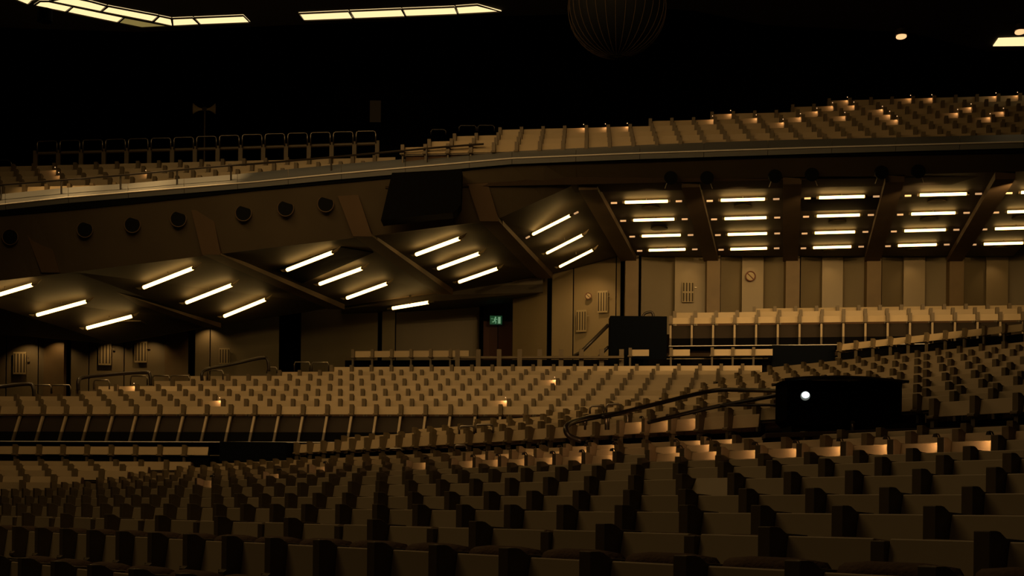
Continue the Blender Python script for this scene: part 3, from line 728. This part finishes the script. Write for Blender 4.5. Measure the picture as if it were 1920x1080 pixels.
# small hoops on the left terrace
hoops = [(63, 96, 722, 738, 42), (97, 132, 722, 738, 42), (245, 276, 705, 722, 42.3), (286, 318, 704.5, 722, 42.3), (320, 355, 704.5, 722, 42.3), (176, 205, 713, 730, 40.6), (389, 418, 694.5, 712, 42.5), (552, 581, 679, 696, 46), (585, 616, 679.5, 696, 46), (500, 519, 688.5, 700, 45)]
for i, (x0, x1, y, yb, Z) in enumerate(sorted(hoops)):
    railing('rail_hoop', [(x0, yb, Z), (x0, y+4, Z), (x0+2, y, Z), (x1-2, y, Z), (x1, y+4, Z), (x1, yb, Z)], .022, 'slim steel guard hoop behind the left terrace seats, %s from the left' % NTH[i+1], 'guard hoop', 'steel', 'guard hoops on the left terrace')
hoops = [(1106, 1132, 761, 776, 27), (1137, 1163, 757.5, 773, 27), (1097, 1136, 780, 806, 24.3), (1141, 1177, 777, 806, 24.6), (861, 889, 799, 814, 27.5), (892, 925, 796, 812, 27.5), (729, 754, 841, 846, 29), (852, 875, 835, 846, 26)]
for i, (x0, x1, y, yb, Z) in enumerate(hoops):
    railing('rail_hoop', [(x0, yb, Z), (x0, y+5, Z), (x0+3, y+.5, Z), (x1-4, y, Z), (x1-1, y+2, Z), (x1, y+6, Z), (x1, yb, Z)], .022,
            ['rear left hoop above the curved handrail', 'rear right hoop above the curved handrail', 'front left hoop inside the curved handrail', 'front right hoop inside the curved handrail', 'left hoop of a pair above the raised row', 'right hoop of a pair above the raised row', 'low hoop edge among the middle rows', 'short hoop right of the middle rows'][i], 'guard hoop', 'steel')
# curved stair handrails
railing('handrail', smooth_path([(147, 732, 40), (147, 715, 40), (155, 708, 40.2), (200, 703, 40.8), (270, 698, 41.5), (281, 703, 41.5), (282.5, 722, 41.5)]), .055, 'dark curved handrail in front of the left wall vents')
railing('handrail', smooth_path([(379, 714, 42), (379, 700, 42), (390, 692, 42.2), (440, 682, 43), (492, 671, 43.8), (502, 676, 43.8), (504, 696, 43.8)]), .05, 'dark curved handrail right of the bright wall corner at left')
railing('handrail', smooth_path([(-30, 727, 40), (0, 725, 40), (52, 720, 40.6), (62, 726, 40.6), (64, 744, 40.6)]), .055, 'dark curved handrail at the far left edge')
railing('handrail', smooth_path([(1090, 826, 22), (1068, 818, 22), (1061, 806, 22), (1066, 796, 22.2), (1090, 787, 22.8), (1140, 778, 23.5), (1180, 773, 24)]), .045, 'dark looped handrail end at the aisle beside the lit seats')
railing('handrail', smooth_path([(1130, 782, 23.2), (1160, 775, 23.5), (1240, 755, 24), (1335, 733, 24.5), (1400, 731.5, 23.8), (1471, 733, 22)]), .038, 'long dark handrail rising towards the black projector, upper one')
railing('handrail', smooth_path([(1215, 792, 21.6), (1270, 779, 21.8), (1340, 763, 21.8), (1420, 748, 21.6), (1471, 738, 21.3)]), .032, 'long dark handrail rising towards the black projector, lower one')
railing('handrail', smooth_path([(1350, 760, 21.6), (1420, 759.5, 21.5), (1471, 759, 21.2)]), .022, 'thin level dark rail left of the black projector')
railing('handrail', [(1076, 668, 45.2), (1090, 660, 45.2), (1141, 609, 45.2)], .06, 'dark sloping stair handrail left of the navy block')
railing('handrail', [(1120, 672, 45.3), (1136, 655, 45.3), (1141, 650, 45.3)], .05, 'short lower stair handrail beside the navy block')
railing('handrail', smooth_path([(1204, 597, 45.2), (1209, 588, 45.2), (1222, 585.5, 45.2), (1226, 597, 45.2)]), .045, 'short arched handrail end above the navy block')

# ------------------------------------------------------------------ projector unit and its counter
Zp = 20.4
c = at(1475, 797, Zp); W = 217/F*Zp; H = 84/F*Zp
t = empty('projector_unit', c, 'black twin projector housing with one lit lens on the aisle counter', 'projector')
def rbox(x0, x1, z0, z1, y0, y1, ch):
    return MB().prism([(x0+ch, y0, z0), (x1-ch, y0, z0), (x1, y0, z0+ch), (x1, y0, z1), (x0, y0, z1), (x0, y0, z0+ch)], (0, y1-y0, 0))
rbox(0, W*.53, 0, H, 0, .9, .09).build('left_body', M['projector'], t, bevel=.012)
rbox(W*.545, W, 0, H, .03, .9, .07).build('right_body', M['projector'], t, bevel=.012)
lx, lz = (1509-1475)/F*Zp, (797-742)/F*Zp
l = MB().disc((lx, 0, lz), .068, 0, (0, -1, 0), .03, seg=24).build('lens', M['lensd'], t)
MB().disc((lx, -.03, lz+.012), .056, 0, (0, -1, 0), .006, seg=24, ry=.045).build('lit_glass', M['lens'], l)
m = MB(); m.tube([(-.06, -.1, H*1.00), (.25, -.1, H*1.05), (.75, -.1, H*1.075), (1.15, -.1, H*1.06), (W+.06, -.1, H*.98)], .022)
m.tube([(-.06, .9, H*1.02), (.25, .9, H*1.07), (.75, .9, H*1.12), (1.15, .9, H*1.10), (W+.06, .9, H*1.0)], .022)
m.hexa([(-.06, -.1, H*.99), (.75, -.1, H*1.065), (.75, .9, H*1.11), (-.06, .9, H*1.01), (-.06, -.1, H*1.0), (.75, -.1, H*1.075), (.75, .9, H*1.12), (-.06, .9, H*1.02)])
m.hexa([(.75, -.1, H*1.065), (W+.06, -.1, H*.97), (W+.06, .9, H*.99), (.75, .9, H*1.11), (.75, -.1, H*1.075), (W+.06, -.1, H*.98), (W+.06, .9, H*1.0), (.75, .9, H*1.12)])
m.build('canopy', M['rail'], t)
m = MB()
for xx in (.12, W*.5, W-.12): MB().box((xx-.03, .1, -.10), (xx+.03, .8, .0)).build('foot', M['black'], t)
pass
o = MB().tube([(0, 0, -.16), (0, 0, .02), (0, -.02, .05)], .03, seg=10).build('clamp', M['steel'], t); o.location = (W*.552, -.12, .0)
# counter under it, running to the right
A, B = at(1435, 812, 19.6), at(2030, 793, 18.2)
n_ = Vector((.1, 1, 0)); m = MB(); e = Vector((0, 0, -.07))
m.hexa([A+e, B+e, B+n_*.9+e, A+n_*1.6+e, A, B, B+n_*.9, A+n_*1.6]); trim(m, M['carpet'], bevel=.01)
m = MB(); m.hexa([A+Vector((0, .1, -.9)), B+Vector((0, .1, -.9)), B+Vector((0, .2, -.9)), A+Vector((0, .2, -.9)), A+Vector((0, .1, -.07)), B+Vector((0, .1, -.07)), B+Vector((0, .2, -.07)), A+Vector((0, .2, -.07))]); trim(m, M['black'])

# ------------------------------------------------------------------ hall ceiling, strip panels, lantern, booth
HC = 15.0
hp = lambda x, y: at_h(x, y, HC)
m = MB(); m.prism([hp(-400, 40), hp(200, 58), hp(268, 60), hp(480, 50), hp(960, 30), hp(1090, 26), hp(1400, -60), hp(1000, -700), hp(-2500, -700), hp(-2500, 30)], (0, 0, .3))
struct(m.build('ceiling', M['hallc']))
m = MB(); m.prism([hp(1180, 12), hp(1300, 20), hp(1440, 48), hp(1700, 60), hp(1850, 96), hp(2300, 90), hp(2300, -200), hp(1430, -60)], (0, 0, .3))
struct(m.build('ceiling', M['hallc']))
z1 = lambda L, ox=0, oy=0: [(x/4+ox, y/4+oy) for x, y in L]
cells = [(z1([(60, -35), (330, -35), (240, -2), (205, 24)]), 0), (z1([(255, 32), (300, 0), (365, 0), (545, 38), (490, 80)]), 0), (z1([(548, 39), (928, 118), (878, 160), (503, 82)]), 0), (z1([(934, 120), (1272, 185), (1065, 198), (888, 162)]), 1),
         (z1([(370, -2), (520, -32), (665, -2), (800, 35), (752, 76)]), 0), (z1([(812, 37), (1188, 108), (1140, 152), (762, 78)]), 0), (z1([(1196, 111), (1284, 130), (1294, 186), (1150, 155)]), 0),
         (z1([(1292, 130), (1444, 124), (1498, 175), (1300, 185)]), 0), (z1([(1455, 124), (1825, 108), (1876, 160), (1506, 175)]), 0),
         (z1([(320, 92), (692, 75), (728, 131), (362, 145)], 480), 0), (z1([(703, 74), (1088, 58), (1120, 115), (740, 130)], 480), 0), (z1([(1097, 58), (1488, 42), (1512, 98), (1127, 113)], 480), 0), (z1([(1498, 40), (1660, 28), (1840, 78), (1520, 96)], 480), 0)]
LB = ['cut-off lit ceiling panel in the top left corner', 'lit ceiling panel, lower row, leftmost beside the dark blob', 'lit ceiling panel, lower row, middle one at top left', 'dim yellow-green unlit ceiling panel in the lower row at top left',
      'lit ceiling panel, upper row, touching the frame top at left', 'lit ceiling panel, upper row, middle one at top left', 'short lit ceiling panel left of the bend', 'short lit ceiling panel right of the bend', 'long lit ceiling panel at the right end of the bent strip',
      'lit ceiling panel, first from left in the straight strip', 'lit ceiling panel, second from left in the straight strip', 'half-dim lit ceiling panel, third in the straight strip', 'slanted-end lit ceiling panel, last in the straight strip']
for (cell, dim), lab in zip(cells, LB):
    P = [hp(x, y)-Vector((0, 0, .03)) for x, y in cell]; c = sum(P, Vector())/len(P)
    t = empty('ceiling_light', c, lab, 'ceiling light', 'luminous ceiling panels')
    MB().prism([p-c for p in P], (0, 0, .03)).build('diffuser', M['dimpanel' if dim else 'litpanel'], t)
    MB().tube([(p-c)*1.0-Vector((0, 0, .01)) for p in P+[P[0]]], .03, seg=5).build('frame', M['rail'], t)
P = [hp(x, y)-Vector((0, 0, .03)) for x, y in [(1872, 71), (1990, 67), (1990, 84), (1862, 85)]]; c = sum(P, Vector())/4
tag(MB().prism([p-c for p in P], (0, 0, .03)).build('ceiling_light', M['litpanel'], origin=None), 'lit ceiling strip cut by the top right edge', 'ceiling light').location = c
for x, y, lab in [(1690, 56, 'small bright ceiling spotlight alone at upper right'), (1913, 47, 'small bright ceiling spotlight at the right edge')]:
    c = hp(x, y)-Vector((0, 0, .2)); t = empty('spotlight', c, lab, 'spotlight')
    MB().disc((0, 0, 0), .16, 0, (0, -.2, -1), .02, seg=20).build('lit_glass', M['bulb'], t)
    MB().disc((0, 0, .02), .19, 0, (0, .0, 1), .2, seg=20).build('housing', M['rail'], t)
# dark blob crossing the strip
c = hp(84, -1)-Vector((0, 0, .3)); o = MB().disc((0, 0, 0), .22, 0, (0, 0, -1), .35, seg=20).build('ceiling_spotlight', M['projector']); o.location = c
tag(o, 'unlit dark round ceiling fitting crossing the lit panels at top left', 'ceiling fitting')
# ribbed lantern
c = at(1157, 15, 30); R_ = 92/F*30
t = empty('ribbed_lantern', c, 'huge dim ribbed globe lantern cut off by the top edge', 'lantern')
o = bpy.data.objects.new('globe', sphere((0, 0, 0), R_*.96, M['glassy'], 'globe', 40)); COL.objects.link(o); o.parent = t
for k in range(30):
    a = 2*math.pi*k/30
    MB().tube([Vector((R_*math.sin(p)*math.cos(a), R_*math.sin(p)*math.sin(a), R_*math.cos(p))) for p in [math.pi*(.04+.92*j/16) for j in range(17)]], .008, seg=4).build('rib', M['carpet'], t)
MB().tube([(0, 0, R_*.9), (0, 0, 15-c.z)], .03).build('cord', M['rail'], t)
# control booth at the back of the balcony
A = at(625, 270, 66); B = at(760, 165, 66)
t = empty('control_booth', A, 'dim blue-grey booth wall with a warm reflection behind the balcony', 'booth')
MB().prism([(0, 0, -20.3), (B.x-A.x+1.6, 0, -20.3), (B.x-A.x+1.6, 0, B.z-A.z-.3), (0, 0, B.z-A.z+.25)], (0, 4, 0)).build('body', M['booth'], t)
MB().prism([(0, 0, -2), (-1.2, 3, -2), (-1.2, 3, B.z-A.z-.6), (0, 0, B.z-A.z+.25)], (0, .1, 0)).build('side', M['hall'], t)
w0 = at(693, 228, 65.9)-A; w1 = at(714, 188, 65.9)-A
MB().box((w0.x, -.05, w0.z), (w1.x, -.01, w1.z)).build('reflection_patch', mat('booth_warm_reflection', (.05, .032, .015), .2, emit=((1, .55, .2), .006)), t)  # glowing patch painted as the warm reflection on the booth wall
# twin horn speaker on a pole
c = at(383, 300, 50); t = empty('horn_speaker', c, 'twin pale horn speakers on a thin pole behind the left balcony', 'horn speaker')
H_ = at(383, 208, 50).z-c.z
MB().tube([(0, 0, -3.2), (0, 0, H_)], .03).build('pole', M['darkpost'], t)
for s, z_ in ((-1, 0), (1, 0)):
    m = MB(); n0 = 0
    rings = [(.05, .03), (.2, .06), (.32, .13), (.40, .20)]
    for j, (x_, r_) in enumerate(rings):
        for k in range(16):
            g_ = 2*math.pi*k/16; m.v.append(Vector((s*x_, -.25*x_+r_*math.cos(g_)*.3, H_+.05+r_*math.sin(g_))))
    for j in range(3):
        for k in range(16): m.f.append([j*16+k, j*16+(k+1) % 16, (j+1)*16+(k+1) % 16, (j+1)*16+k]); m.m.append(0)
    m.build('horn', M['grille'], t, smooth=True)
MB().box((-.08, -.06, H_-.02), (.08, .06, H_+.12)).build('clamp', M['rail'], t)
